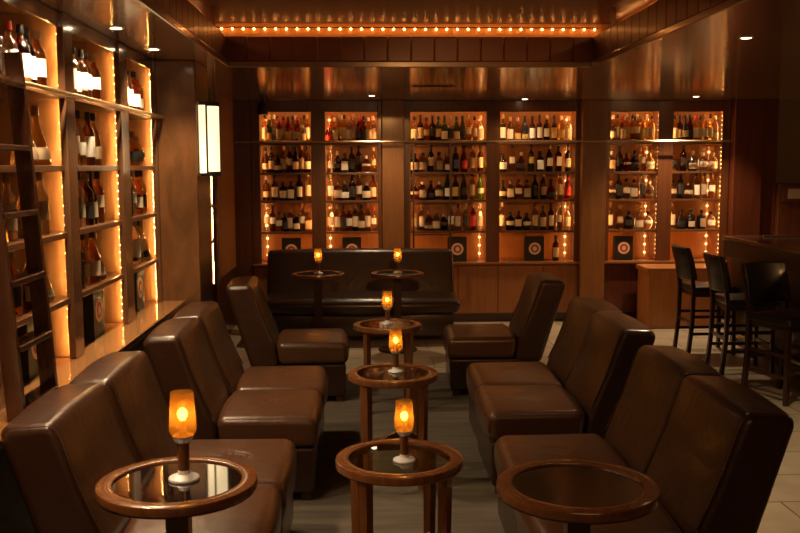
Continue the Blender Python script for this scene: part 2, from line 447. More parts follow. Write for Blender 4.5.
# ------------------------------------------------------------------ shelving on the left wall
def bead_strip(mb, p0, p1, step, r, bar):
    p0, p1 = Vector(p0), Vector(p1); n = max(2, int((p1-p0).length/step))
    mb.bar(p0, p1, .0012, .0012)
    for i in range(n):
        p = p0.lerp(p1, (i+.5)/n); mb.sphere(p, r, 8, 6)
    return mb
LZ = [.83, 1.13, 1.445, 1.76, 2.10]; LTOP = 2.40
BAYS = [(2.80, 3.50, 'outermost'), (3.63, 4.48, 'near'), (4.62, 5.485, 'middle'), (5.66, 6.40, 'far')]
def bay(y0, y1, which, posty, zs, label, ztop=LTOP):
    t = thing('wall_shelving', label, 'shelving', (XL, y0, 0), 0, 'lit shelving bays on the left wall')
    D = .33; w = y1-y0; zb = zs[0]
    MB().box(-D-.015, -D, -.012, w+.057, zb+.003, ZS-.002).build('back_panel', M['wood_lining'], t)
    for a, b in ((-.012, 0), (w+.050, w+.057)):
        MB().box(-D, -.0225, a, b, zb+.003, ZS-.002).build('side_panel', M['wood_lining'], t)
    for i, z in enumerate(zs[1:]):
        top = (z == zs[-1])
        e = MB().box(-.0224, .012 if top else -.004, .001, w-.001, z-.028, z, .003).box(-D, -.0226, .001, w+.0495, z-.028, z)
        e.build('shelf', M['wood_shelf'], t)
    MB().box(-.022, 0, -.0, w, ztop, ZS-.002, .003).build('header', M['wood_post'], t)
    MB().box(-.022, .012, w, w+posty, zb+.003, ZS-.002, .004).build('post', M['wood_post'], t)
    # bead strip behind the far post; unseen near-side strip added to light the bay
    lv = list(zs)+[ztop+.03]
    for z0, z1 in zip(lv, lv[1:]):
        bead_strip(MB(), (-.0249, w+.020, z0+.012), (-.0249, w+.020, z1-.034), .042, .0026, .002).build('light_strip', M['bead_hidden'], t, True)
        bead_strip(MB(), (-.040, .008, z0+.01), (-.040, .008, z1-.04), .042, .0058, .008).build('light_strip', M['bead_fill'], t, True)
    return t
for i, (y0, y1, nm) in enumerate(BAYS):
    nxt = BAYS[i+1][0] if i < 3 else 6.452
    bay(y0, y1, nm, nxt-y1-.001, LZ, {'outermost': 'lit wooden bottle shelving bay at the left edge before the ladder',
        'near': 'lit wooden bottle shelving bay partly behind the leaning ladder',
        'middle': 'lit wooden bottle shelving bay second from the brown pillar on the left wall',
        'far': 'lit wooden bottle shelving bay right beside the brown pillar on the left wall'}[nm])
bay(7.10, 8.86, 'last', .15, [.63, 1.07, 1.40], 'narrow lit shelving strip seen past the wall sconce and pillar', 1.74)
# post at the near end
tag(MB().box(XL-.34, XL+.012, 2.665, 2.785, .833, ZS-.002, .004).build('shelving_post', M['wood_post']), 'polished wooden end post of the left shelving, nearest the camera', 'post')

# rail along the left shelving
t = thing('ladder_rail', 'polished metal ladder rail along the left wall shelves', 'rail', (XL+.042, 0, 2.088))
MB().tube([(0, 2.7, 0), (0, 6.62, 0)], .011, 10).build('rail_bar', M['brass'], t, True)
MB().sphere((0, 6.63, 0), .017, 10, 8).build('end_knob', M['brass'], t, True)
for y in (3.56, 4.55, 5.57, 6.43):
    MB().tube([(-.029, y, -.004), (0, y, -.004)], .008, 8).build('bracket', M['brass'], t, True)

# ladder leaning on the rail, standing on the ledge
t = thing('library_ladder', 'dark brown wooden ladder leaning on the left shelves', 'ladder', (-1.262, 3.72, .8305))
def ladder_pt(u): return Vector((-.078*u, -.02*u, 1.36*u))
for dy in (0, -.36):
    MB().bar(Vector((0, dy, 0)), ladder_pt(1)+Vector((0, dy, 0)), .026, .062, up=(1, 0, 0)).build('stile', M['wood_ladder'], t)
for uu in (.03, .195, .37, .55, .73, .905):
    p = ladder_pt(uu)
    MB().box(p.x-.040, p.x+.040, p.y-.345, p.y-.015, p.z-.011, p.z+.011, .003).build('tread', M['wood_ladder'], t)
for dy in (0, -.36):
    MB().tube([ladder_pt(.93)+Vector((-.02, dy, 0)), ladder_pt(.96)+Vector((-.012, dy, .0)), ladder_pt(.97)+Vector((.02, dy, 0))], .006, 6).build('hook', M['black_metal'], t, True)

# wall sconce on the pillar
t = thing('wall_sconce', 'tall glowing wall sconce with dark metal frame on the brown pillar', 'wall lamp', (-1.13, 6.62, 1.70))
MB().box(0, .008, -.115, .10, -.015, .50, .002).build('back_plate', M['brass'], t)
MB().box(.008, .05, -.10, -.085, .01, .475).build('side_glow', M['crystal'], t)  # glowing strip added for the light leaking onto the wall beside the shade
n = 12; pr = []
mbs = MB()
outer = [(.055+.075*math.sin(PI*k/n), -.075*math.cos(PI*k/n)) for k in range(n+1)]
vs0 = [mbs.bm.verts.new((x, y, .02)) for x, y in outer]; vs1 = [mbs.bm.verts.new((x, y, .47)) for x, y in outer]
for i in range(n): mbs.bm.faces.new((vs0[i], vs0[i+1], vs1[i+1], vs1[i]))
mbs.bm.faces.new(vs0[::-1]); mbs.bm.faces.new(vs1); mbs.bm.faces.new((vs0[0], vs1[0], vs1[n], vs0[n]))
mbs.build('glass_shade', M['crystal'], t, True)
MB().box(.008, .062, -.083, .083, -.012, .495, .003).build('frame', M['black_metal'], t)
for z in (-.012, .47):
    mc = MB(); a = [mc.bm.verts.new((.055+.083*math.sin(PI*k/n), -.083*math.cos(PI*k/n), z)) for k in range(n+1)]
    b = [mc.bm.verts.new((v.co.x, v.co.y, z+.03)) for v in a]
    for i in range(n): mc.bm.faces.new((a[i], a[i+1], b[i+1], b[i]))
    mc.bm.faces.new(a[::-1]); mc.bm.faces.new(b); mc.bm.faces.new((a[0], b[0], b[n], a[n]))
    mc.build('end_cap', M['black_metal'], t)

# ------------------------------------------------------------------ back bar cabinets
BZ = [.685, 1.033, 1.378, 1.687, 2.012]; BTOP = 2.345
CABS = [(-1.215, .21, [(-1.12, -.56), (-.405, .17)], 'left'), (.46, 2.41, [(.53, 1.37), (1.52, 2.36)], 'central'),
        (2.69, 4.095, [(2.75, 3.29), (3.455, 4.01)], 'right')]
DEP = .32
def back_cabinet(x0, x1, cols, nm):
    t = thing('back_bar_cabinet', {'left': 'tall lit bottle cabinet on the back wall, leftmost, behind the dark sofa',
              'central': 'tall lit bottle cabinet in the middle of the back wall with a slim ladder',
              'right': 'tall lit bottle cabinet on the back wall, rightmost, beyond the bar stools'}[nm],
              'cabinet', (x0, YB, .66), 0, 'lit bottle cabinets on the back wall')
    ox, oz = x0, .66
    fr = MB(); edges = [x0] + [e for c in cols for e in c] + [x1]
    for a, b in zip(edges[::2], edges[1::2]): fr.box(a-ox, b-ox, 0, .028, BZ[0]-oz, ZS-.002-oz, .003)
    for a, b in cols: fr.box(a-ox, b-ox, 0, .028, BTOP-oz, ZS-.002-oz, .003)
    fr.build('face_frame', M['wood_frame'], t)
    MB().box(0, x1-x0, -.05, DEP+.06, 0, BZ[0]-oz, .005).build('sill', M['wood_panel'], t)
    for a, b in cols:
        a0, b0 = a-ox, b-ox
        g = .034
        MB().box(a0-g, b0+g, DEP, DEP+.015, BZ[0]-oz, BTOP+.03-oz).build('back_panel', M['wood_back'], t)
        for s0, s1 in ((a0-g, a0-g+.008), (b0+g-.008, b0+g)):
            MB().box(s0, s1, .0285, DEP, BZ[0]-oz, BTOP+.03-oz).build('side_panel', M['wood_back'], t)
        MB().box(a0-g, b0+g, .0285, DEP+.015, BTOP+.03-oz, BTOP+.045-oz).build('top_panel', M['wood_back'], t)
        for z in BZ[1:]:
            MB().box(a0-g+.0085, b0+g-.0085, .029, DEP-.001, z-.024-oz, z-oz, .002).build('shelf', M['wood_shelf'], t)
        lv = BZ+[BTOP+.02]
        for z0, z1 in zip(lv, lv[1:]):
            for xx in (a0-.012, b0+.012):
                bead_strip(MB(), (xx, .040, z0+.01-oz), (xx, .040, z1-.04-oz), .045, .0085, .006).build('light_strip', M['bead'], t, True)
            xx = a0+.035 if nm == 'left' else b0-.035
            bead_strip(MB(), (xx, DEP-.0155, z0+.02-oz), (xx, DEP-.0155, z1-.045-oz), .088, .0150, .006).build('light_strip', M['glow_dot'], t, True)  # glowing dots added for hot spots the hidden strips throw on the panel
        bead_strip(MB(), (a0+.03, .05, BTOP+.01-oz), (b0-.03, .05, BTOP+.01-oz), .04, .008, .008).build('light_strip', M['bead_top'], t, True)
    return t
for c in CABS: back_cabinet(*c)

# base cabinets under them
def base_cab(x0, x1, splits, wood, label, kick=.10):
    t = thing('base_cabinet', label, 'cabinet', (x0, YB, 0), 0, 'closed base cabinets below the bottle cabinets')
    MB().box(0, x1-x0, .03, .40, kick, .659).build('carcass', M[wood], t)
    MB().box(0, x1-x0, .08, .40, 0, kick).build('kickboard', M['wood_dark'], t)
    w = x1-x0; xs = [0]+splits+[w]
    for a, b in zip(xs, xs[1:]):
        MB().box(a+.004, b-.004, .008, .0295, kick+.006, .64, .004).build('door', M[wood], t)
    return t
base_cab(-1.215, .21, [.71], 'wood_panel', 'closed wooden base cabinet hidden mostly by the dark sofa')
base_cab(.46, 2.41, [.60, 1.05, 1.56], 'wood_panel', 'long brown panelled base cabinet below the middle bottle shelves')
base_cab(2.69, 4.095, [.70], 'wood_red', 'dark red base cabinet below the right bottle shelves')

# low light-wood counter in front of the right cabinet
t = thing('side_counter', 'low orange brown service counter beside the first bar stool', 'counter', (3.06, 9.78, 0))
MB().box(0, .80, 0, .42, 0, .61, .004).build('body', M['wood_light'], t)
MB().box(-.02, .82, -.02, .44, .61, .66, .008).build('counter_top', M['wood_light'], t)

# rail and slim ladder of the back bar
t = thing('ladder_rail', 'long thin metal rail running across the front of the back bar', 'rail', (0, YB-.16, 2.018))
MB().tube([(-1.36, 0, 0), (4.05, 0, 0)], .012, 8).build('rail_bar', M['brass'], t, True)
for x in (.335, 2.55):
    MB().tube([(x, .0, 0), (x, .058, 0)], .007, 8).build('bracket', M['brass'], t, True)
MB().tube([(-1.17, .0, 0), (-1.17, .159, 0)], .007, 8).build('bracket', M['brass'], t, True)
MB().tube([(4.04, .0, 0), (4.04, .159, 0)], .007, 8).build('bracket', M['brass'], t, True)
t = thing('library_ladder', 'slim dark ladder hanging on the rail before the middle bottle cabinet', 'ladder', (.555, YB-.10, 0))
for x in (0, .405):
    MB().bar((x, -.03, .001), (x, -.024, 2.06), .014, .02, up=(1, 0, 0)).build('stile', M['wood_dark'], t)
for i in range(5):
    MB().box(.009, .396, -.036, -.018, .32+.34*i, .331+.34*i, .002).build('rung', M['wood_dark'], t)
for x in (0, .405):
    MB().tube([(x, -.03, 2.03), (x, -.055, 2.05), (x, -.082, 2.035)], .006, 6).build('hook', M['black_metal'], t, True)

# ------------------------------------------------------------------ bottles
TYPES = {  # kind: (height, outline (r, z fraction), cap radius, label zone, square, flat)
 'w': (.285, [(.034, 0), (.038, .02), (.038, .58), (.034, .66), (.017, .75), (.0135, .80), (.0135, .90), (.0155, .905), (.0155, .925)], .0165, (.14, .52), None, 1, 'straight'),
 't': (.305, [(.031, 0), (.034, .015), (.034, .62), (.029, .68), (.014, .74), (.013, .80), (.013, .92)], .0150, (.16, .54), None, 1, 'tall'),
 'b': (.295, [(.036, 0), (.040, .02), (.040, .46), (.034, .58), (.022, .70), (.0145, .80), (.0135, .92)], .0158, (.13, .42), None, 1, 'sloping'),
 's': (.205, [(.045, 0), (.050, .03), (.051, .55), (.043, .68), (.018, .76), (.016, .82), (.016, .90)], .0195, (.14, .52), None, 1, 'squat'),
 'q': (.220, [(.036, 0), (.040, .03), (.040, .60), (.034, .68), (.016, .73), (.015, .80), (.015, .90)], .0190, (.12, .56), .03, 1, 'square'),
 'd': (.270, [(.058, 0), (.062, .03), (.058, .16), (.040, .42), (.024, .62), (.0145, .74), (.0135, .90)], .0170, (.10, .30), None, 1, 'flared'),
 'g': (.195, [(.022, 0), (.030, .03), (.050, .20), (.056, .38), (.050, .55), (.030, .68), (.0155, .74), (.0145, .88)], .0185, (.28, .50), None, 1, 'globe'),
 'o': (.225, [(.050, 0), (.056, .05), (.060, .25), (.052, .45), (.030, .62), (.0165, .72), (.0150, .88)], .0180, (.12, .42), None, .62, 'flat'),
 'f': (.275, [(.029, 0), (.032, .02), (.032, .66), (.028, .72), (.0145, .76), (.0135, .82), (.0135, .92)], .0160, (.14, .58), .02, 1, 'slab')}
PROTO = {}
def bottle_mesh(tp, seg):
    if (tp, seg) in PROTO: return PROTO[tp, seg]
    h, prof, cr, (z0, z1), sq, fl, _ = TYPES[tp]
    def grab(mb, nm):
        o = mb.build(nm, LB['w'], None, True, 50); me = o.data; bpy.data.objects.remove(o); return me
    body = grab(MB().lathe([(r, z*h) for r, z in prof], seg, sq=sq, sy=fl), 'liquor_bottle')
    zc = prof[-1][1]
    cap = grab(MB().lathe([(cr, (zc-.07)*h), (cr*1.05, (zc-.06)*h), (cr, h*.985), (cr*.8, h)], max(8, seg-4)), 'cap')
    # paper label wrapped round the front (towards -Y)
    mb = MB(); n = 8; rings = []
    def rad(z):
        for (r0, a), (r1, b) in zip(prof, prof[1:]):
            if a <= z <= b: return r0+(r1-r0)*(z-a)/max(1e-6, b-a)
        return prof[-1][0]
    nz = 4
    for j in range(nz+1):
        z = z0+(z1-z0)*j/nz; r = rad(z)+.0012; row = []
        for i in range(n+1):
            a = -PI/2 + (i/n-.5)*2*math.radians(62 if not sq else 44)
            ca, sa = math.cos(a), math.sin(a); q = 1.
            if sq and r > sq: q = min(1/max(abs(ca), abs(sa)), 1.28)
            row.append(mb.bm.verts.new((r*q*ca, (r*q*sa)*fl - (.0008 if fl != 1 else 0), z*h)))
        rings.append(row)
    for A, B in zip(rings, rings[1:]):
        for i in range(n): mb.bm.faces.new((A[i], A[i+1], B[i+1], B[i]))
    lab = grab(mb, 'paper_label')
    PROTO[tp, seg] = (body, cap, lab)
    return PROTO[tp, seg]
def put(name, me, material, parent=None):
    o = bpy.data.objects.new(name, me); COL.objects.link(o)
    o.material_slots[0].link = 'OBJECT'; o.material_slots[0].material = material
    if parent: o.parent = parent
    return o
NB = 0
def bottle(code, loc, rz, label, group, hs=1., seg=12):
    """code: type, glass, label, cap"""
    global NB
    tp, gl, lb, cp = code
    b, c, l = bottle_mesh(tp, seg)
    o = put('liquor_bottle', b, G[gl]); o.location = loc; o.rotation_euler = (0, 0, rz)
    o.scale = (1, 1, hs) if hs != 1 else (1, 1, 1)
    put('cap', c, CP[cp], o)
    if lb != '-':
        p = put('paper_label', l, LB[lb], o)
        k = random.choice((1, 1, .8, .62)); h = TYPES[tp][0]; zm = TYPES[tp][3][0 if random.random() < .4 else 1]*h
        p.scale = (1, 1, k); p.location = (0, 0, zm*(1-k))
    tag(o, label, 'bottle', group); NB += 1
    return o
SHN = ['bottom', 'fourth', 'third', 'second', 'top']
def desc(code):
    g = GN[code[1]]; tn = TYPES[code[0]][6]
    return '%s %s bottle' % (g.split()[-1] if ' ' in g else g, tn), '%s label' % LN[code[2]]
def row(codes, x0, x1, y, z, where, grp, rear=False, zmax=.31):
    n = len(codes); mar = .05
    for i, c in enumerate(codes):
        if n > 1: x = x0+mar+(x1-x0-2*mar)*i/(n-1)
        else: x = (x0+x1)/2
        gap = (x1-x0-2*mar)/max(1, n-1)
        r = TYPES[c[0]][1][2][0]
        x += random.uniform(-1, 1)*max(0, (gap-.09))*.35
        yy = y+random.uniform(-.008, .008)
        h = TYPES[c[0]][0]; hs = min(random.uniform(.95, 1.05), zmax/h)
        d, l = desc(c)
        lab = '%s, %s, %s from left%s, %s' % (d, l, ORD[i+1], ', rear row' if rear else '', where)
        bottle(c, (x, yy, z+.0006), random.uniform(-.25, .25), lab, grp, hs)
# compartment contents, left to right; second list = rear row
BACK = {
 (0, 0): [("tAwk bGgg tCcw wAcr tYbk bRgk wAck tRcr sYcw tYwg", "tYcw tAck tYcr tCcw tYck tACC"),
          ("bDwk wDck sDbk wAbg wRck bDck wYcn bDwk", ""), ("wDcw wDck sDbk qDck wDck tCww", ""),
          ("tCww tDwk qYck sDkk fYcn sDcn tCwg qYck", "")],
 (0, 1): [("sRrr wYcw tYgn tYck wCcg tYbn bRkr bRkk wYcw tCww", "tYcr tCcw tYcr tRcr tYcr"),
          ("tCww oDkg qKwk wDkk tDkk gAcw wYcw", ""), ("tCww sAbn oKwg wDkk tYcn sDcn wAck", ""),
          ("wCcw tYcw wAkk wAwn tDcn wYck tYcn wCwr", "")],
 (1, 0): [("wCwk tDck wAgk tDkk wGgk bGwk tCkn bGck bGkk tYcn tYbk wCww", ""),
          ("sDck sCbk tKck qCbk qYwn fDuk bRrk wYbn tDwk", ""), ("gRcn sCbw oDkk sCbw bGwk wGgk bGkk tYbk bGwk", ""),
          ("tCcn tCcn oYbn sCbk gDkn tCwn tYbk tCkn tRrn tCww", "")],
 (1, 1): [("tGwg wAcg wYgw bKgk tDwk tDck wDcg tDgk tYgw wCww", ""),
          ("sDwk tCwk oAkw tKgk qDwk wDcg fDwk tKck", ""), ("oKwk qCwg qCwk qYck wDkk tDbg oRkk tYck bRrk", ""),
          ("tCww sDwk qDck gKwk tYck wGck tDwk tCww wCwg", "")],
 (2, 0): [("tCww tYck wYcr tYgn tYgk tCcg wYgn tYcw wYbk", "tYcr tYcw tAck tYcn"),
          ("qCcw wDkk gRbk oDkk tYbn sYwg", ""), ("gCcn fDkk qCbk qCbk tCkn sCkw", ""), ("tCcn wCbn sDkk sCcn gCwk", "")],
 (2, 1): [("wCwk tDck bKck bDkk tYcr tYck wYcn tYck wCww", "tYgk tYcn tYcr tYcw"),
          ("qCkk wDkk oKcg sCww sCwg", ""), ("sCbk tDkk gCbn wYwk tYbk wYwg", ""), ("tCcn oKkk qKck qKbk sCwk", "")]}
GRPB = 'bottles on the back bar shelves'
for (ci, cj), shelves in BACK.items():
    x0, x1 = CABS[ci][2][cj]
    where0 = '%s column %s cabinet' % (['left', 'right'][cj], CABS[ci][3])
    for k, (front, rear) in enumerate(shelves):
        z = BZ[4-k]
        fc = front.split(); rc = [c for c in rear.split() if c[1] in G and c[2] in LN and c[3] in CP]
        w = '%s shelf %s' % (SHN[4-k], where0)
        row(fc, x0, x1, YB+.13 if not rc else YB+.10, z, w, GRPB)
        if rc: row(rc, x0+.03, x1-.03, YB+.215, z, w, GRPB, True)
bottle('wDck', (2.18, YB+.12, BZ[0]+.0006), .1, 'dark straight bottle, cream label, alone beside the black box, bottom shelf central cabinet', GRPB)

LEFT = {1: ["tCwg wCkk sCwk tCwr wAwk wDwk wAwn", "tYcn dCbk dYbn", "wDcn tCcn dYck tCbn", "wDck wAkn bDwk dCwk", ""],
        2: ["tCwn wCwk tCwk tYwk wAwn", "wCck bYwk tDwk bYbk", "tYkn tCck wYkn bDck tAck", "wDkn tYck bAck dCwn", ""],
        3: ["tYwn wCwk wAwk wAwn", "oYkn gYkn", "wDkk wCwk tAck wYkk", "tCwn tCwk dCkn", ""]}
GRPL = 'bottles on the left wall shelves'
for bi, shelves in LEFT.items():
    y0, y1, nm = BAYS[bi]
    for k, codes in enumerate(shelves):
        cs = codes.split(); n = len(cs); z = LZ[4-k]
        for i, c in enumerate(cs):
            lo, hi = [(0, 0), (3.74, 4.34), (4.80, 5.22), (5.86, 6.27)][bi]
            if n == 2: lo = hi-.16
            elif n == 3 and k: lo = hi-.24
            y = lo+(hi-lo)*i/max(1, n-1) if n > 1 else lo+.1
            d, l = desc(c)
            lab = '%s, %s, %s from left, %s shelf, %s bay left wall' % (d, l, ORD[i+1], SHN[4-k], nm)
            h = TYPES[c[0]][0]
            hs = min((1.0 if k else .93)*random.uniform(.96, 1.03), (.262 if k == 0 else .285)/h)
            x = XL-(.085 if c[0] in 'dgos' else .065)-.012*(i % 2)
            bottle(c, (x, y, z+.0006), .75+random.uniform(-.15, .15), lab, GRPL, hs, 20)

# black boxes with the round emblem
def gift_box(label, loc, rz):
    t = thing('gift_box', label, 'box', loc, rz, 'black boxes with a round emblem on the bottom shelves')
    MB().box(-.105, .105, -.04, .04, 0, .275, .003).build('box_body', M['black_card'], t)
    n = 32
    def disc(r, y, m, nm, par):
        mb = MB(); a = [mb.bm.verts.new((r*math.cos(2*PI*k/n), -.04-y, .14+r*math.sin(2*PI*k/n))) for k in range(n)]
        b = [mb.bm.verts.new((v.co.x, -.0395, v.co.z)) for v in a]
        mb.bm.faces.new(a)
        for k in range(n): mb.bm.faces.new((a[k], a[(k+1) % n], b[(k+1) % n], b[k]))
        return mb.build(nm, m, par)
    e = disc(.068, .0008, M['emblem_cream'], 'emblem', t)
    disc(.046, .0014, M['emblem_rust'], 'emblem_ring', e)
    # pale drop shape in the middle
    mb = MB(); pts = []
    for k in range(20):
        a = 2*PI*k/20; r = .022*(1+.28*math.cos(a-PI/2*3)) if math.sin(a) < 0 else .022
        pts.append((r*math.cos(a), .142+r*math.sin(a)))
    a = [mb.bm.verts.new((x, -.0420, z)) for x, z in pts]; b = [mb.bm.verts.new((x, -.0395, z)) for x, z in pts]
    mb.bm.faces.new(a)
    for k in range(20): mb.bm.faces.new((a[k], a[(k+1) % 20], b[(k+1) % 20], b[k]))
    mb.build('emblem_mark', M['emblem_cream'], e)
    return t
g0 = gift_box('black box with round emblem, leftmost one on the back wall above the sofa', (-.80, YB+.12, BZ[0]), 0)
copy_tree(g0, (-.125, YB+.12, BZ[0]), 0, 'black box with round emblem, second from left on the back wall above the sofa')
copy_tree(g0, (1.06, YB+.12, BZ[0]), 0, 'black box with round emblem behind the slim back ladder')
copy_tree(g0, (1.935, YB+.12, BZ[0]), 0, 'black box with round emblem, right column of the middle back cabinet')
copy_tree(g0, (2.95, YB+.12, BZ[0]), 0, 'black box with round emblem above the low counter near the bar stools')
for y, lb in ((4.14, 'black box with round emblem on the left wall, behind the leaning ladder'),
              (5.13, 'black box with round emblem on the left wall, middle shelving bay'),
              (6.09, 'black box with round emblem on the left wall, bay next to the pillar')):
    copy_tree(g0, (XL-.095, y, LZ[0]), PI/2, lb)

# ------------------------------------------------------------------ leather chairs
def make_chair(label):
    t = thing('armless_chair', label, 'chair', (0, 0, 0), 0, 'armless brown leather chairs in two rows')
    W = .636
    prof = round_poly([(-.262, .26), (-.06, .26), (-.092, .45), (-.178, .66), (-.252, .886), (-.452, .876)],
                      [.042, .042, .3, .3, .042, .042], 7)
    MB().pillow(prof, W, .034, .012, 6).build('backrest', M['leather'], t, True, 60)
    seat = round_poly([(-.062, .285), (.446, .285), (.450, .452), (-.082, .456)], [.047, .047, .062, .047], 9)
    MB().pillow(seat, W, .042, .014, 7).build('seat', M['leather_seat_lit'], t, True, 60)
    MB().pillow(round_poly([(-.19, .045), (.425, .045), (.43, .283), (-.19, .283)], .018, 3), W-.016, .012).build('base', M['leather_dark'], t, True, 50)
    for sx in (-.15, .38):
        for sy in (-.27, .27):
            MB().box(sx-.025, sx+.025, sy-.025, sy+.025, 0, .046).build('foot', M['wood_dark'], t)
    # piped edges on both sides of back and seat
    for sy in (-1, 1):
        y = sy*(W/2-.013)
        MB().tube([(-.098, y, .47), (-.141, y, .56), (-.184, y, .665), (-.238, y, .832), (-.249, y, .855), (-.262, y, .868), (-.281, y, .874), (-.41, y, .868)], .0045, 6).build('piping', M['leather'], t, True)
        y = sy*(W/2-.016)
        MB().tube([(-.03, y, .444), (.385, y, .441), (.414, y, .433), (.433, y, .412), (.441, y, .380), (.440, y, .34)], .0045, 6).build('piping', M['leather_seat_lit'], t, True)
    return t
# (x of seat centre, y, rotation)
ch = [(-.787, 3.395, 0, 'brown leather armless chair nearest the camera in the left row, behind the front table lamp'),
      (-.772, 4.045, 0, 'brown leather armless chair second in the left row, its back below the ladder foot'),
      (-.69, 5.02, .01, 'brown leather armless chair third from the camera in the left row'),
      (-.685, 5.665, .01, 'brown leather armless chair fourth from the camera in the left row'),
      (-.575, 7.06, .04, 'single brown leather armless chair at the far end of the left row'),
      (1.06, 3.40, PI, 'brown leather armless chair nearest the camera in the right row'),
      (1.07, 4.045, PI, 'brown leather armless chair second in the right row, beyond the nearest one'),
      (1.10, 5.07, PI, 'brown leather armless chair third from the camera in the right row'),
      (1.12, 5.715, PI, 'brown leather armless chair fourth from the camera in the right row'),
      (1.09, 7.20, PI-.03, 'single brown leather armless chair at the far end of the right row')]
c0 = make_chair(ch[0][3])
for i, (x, y, r, lb) in enumerate(ch):
    c = c0 if i == 0 else copy_tree(c0, label=lb)
    c.location = (x, y, .0125); c.rotation_euler = (0, 0, r)

# dark sofa against the back bar
t = thing('banquette_sofa', 'wide dark brown leather sofa at the back below the bottle cabinets', 'sofa', (-.035, 9.02, 0), -.01)
bk = round_poly([(.50, .30), (.80, .30), (.86, .88), (.70, .885), (.56, .45)], [.055, .055, .055, .065, .3], 6)
MB().pillow(bk, 1.95, .045, .01, 6, 11, 'x').build('backrest', M['leather_dark'], t, True, 60)
st = round_poly([(.02, .30), (.66, .30), (.66, .45), (.06, .445), (.0, .40)], [.055, .055, .055, .07, .055], 6)
MB().pillow(st, 1.99, .05, .02, 8, 15, 'x', bend=lambda v: (v[0], v[1]+.05*(v[0]**2), v[2])).build('seat', M['leather_dark'], t, True, 60)
MB().pillow(round_poly([(.10, .06), (.80, .06), (.80, .295), (.10, .295)], .02, 3), 1.86, .014, 0, 4, 6, 'x').build('base', M['leather_dark'], t, True, 60)
for x in (-.85, .85):
    for y in (.2, .7): MB().lathe([(.022, 0), (.03, .06)], 10, (x, y, 0)).build('foot', M['wood_dark'], t)

# ------------------------------------------------------------------ tables
def rim_prof(R, h, th=.034, wd=.050):
    return [(R-wd, h-th), (R-.003, h-th), (R, h-th+.004), (R, h-.006), (R-.0018, h-.0018), (R-.006, h), (R-wd+.004, h), (R-wd+.001, h-.0012), (R-wd, h-.004)]
def cocktail(label, loc, rz=0):
    t = thing('cocktail_table', label, 'table', loc, rz, 'round glass topped tables with four legs')
    R, h = .247, .62
    MB().ring(rim_prof(R, h), 56).build('rim', M['wood_table'], t, True, 28)
    MB().lathe([(R-.0503, h-.017), (R-.0503, h-.007)], 56).build('glass_top', M['smoked'], t)
    for k in range(4):
        a = PI/4+k*PI/2; c, s = math.cos(a), math.sin(a)
        MB().bar((c*.205, s*.205, 0), (c*.212, s*.212, h-.0345), .030, .036, up=(c, s, 0), w2=.036, d2=.040).build('leg', M['wood_table'], t)
    for a, dz in ((PI/4, 0), (3*PI/4, .031)):
        c, s = math.cos(a), math.sin(a); mb = MB(); N = 8
        # bowed cross rail
        for i in range(N):
            u0, u1 = -1+2*i/N, -1+2*(i+1)/N
            mb.bar((c*.186*u0, s*.186*u0, .215+dz*0+.05*(1-u0*u0)-dz), (c*.186*u1, s*.186*u1, .215+.05*(1-u1*u1)-dz), .022, .03)
        mb.build('stretcher', M['wood_table'], t)
    return t
def pedestal(label, loc):
    t = thing('pedestal_table', label, 'table', loc, 0, 'tall round tables on a single column')
    R, h = .252, .75
    MB().ring(rim_prof(R, h, .030, .050), 56).build('rim', M['wood_table'], t, True, 28)
    MB().lathe([(R-.0503, h-.020), (R-.0503, h-.007)], 56).build('glass_top', M['mirror_black'], t)
    MB().ring([(.055, h-.036), (R-.006, h-.036), (R-.006, h-.0305), (.055, h-.0305)], 40).build('under_plate', M['wood_dark'], t)
    MB().box(-.036, .036, -.036, .036, .022, h-.021, .004).build('column', M['wood_dark'], t)
    MB().lathe([(.182, 0), (.186, .008), (.182, .018), (.05, .024)], 40).build('base_disc', M['wood_dark'], t, True)
    return t
CZ = .0125
T1 = cocktail('round glass topped four legged table nearest the camera, between the rows', (.134, 3.50, CZ), .12)
T2 = copy_tree(T1, (.158, 4.99, CZ), .05, 'round glass topped four legged table, middle one of three between the rows')
T3 = copy_tree(T1, (.172, 6.57, CZ), .0, 'round glass topped four legged table farthest from the camera, before the dark sofa')
P1 = pedestal('tall round pedestal table with mirror top and lamp, front left', (-.595, 2.895, CZ))
P2 = copy_tree(P1, (.664, 2.795, CZ), 0, 'tall round pedestal table with empty top, front right')
P3 = copy_tree(P1, (-.428, 8.775, 0), 0, 'tall round pedestal table before the left half of the dark sofa')
P4 = copy_tree(P1, (.325, 8.775, 0), 0, 'tall round pedestal table before the right half of the dark sofa')

# table lamps
def lamp(label, loc):
    t = thing('table_lamp', label, 'lamp', loc, 0, 'small amber glass table lamps')
    MB().lathe([(.043, 0), (.044, .004), (.042, .008), (.030, .013), (.019, .018), (.016, .028)], 24).build('lamp_base', M['pewter'], t, True)
    MB().lathe([(.0150, .027), (.0165, .06), (.0165, .10), (.0175, .108)], 16).build('stem', M['wood_table'], t, True)
    MB().lathe([(.0175, .107), (.024, .112), (.029, .122), (.030, .128)], 20).build('collar', M['pewter'], t, True)
    pr = [(.028, .126), (.0365, .136), (.0385, .148), (.0375, .18), (.0335, .23), (.0322, .249), (.031, .251), (.031, .248), (.032, .23), (.036, .18), (.037, .148), (.035, .138), (.027, .129)]
    mb = MB(); mb.ring(pr, 40); mb.build('lamp_shade', M['shade'], t, True, 80)
    MB().sphere((0, 0, .188), .0140, 14, 10, 1.2).build('bulb', M['flame'], t, True)
    MB().lathe([(.010, .125), (.010, .171)], 12).build('bulb_holder', M['pewter'], t)
    return t
GZ = CZ+.62-.007+.0005; PZ = CZ+.75-.007+.0005
L1 = lamp('lit amber table lamp on the front left pedestal table', (-.578, 2.915, PZ))
L1.scale = (1, 1, .94)
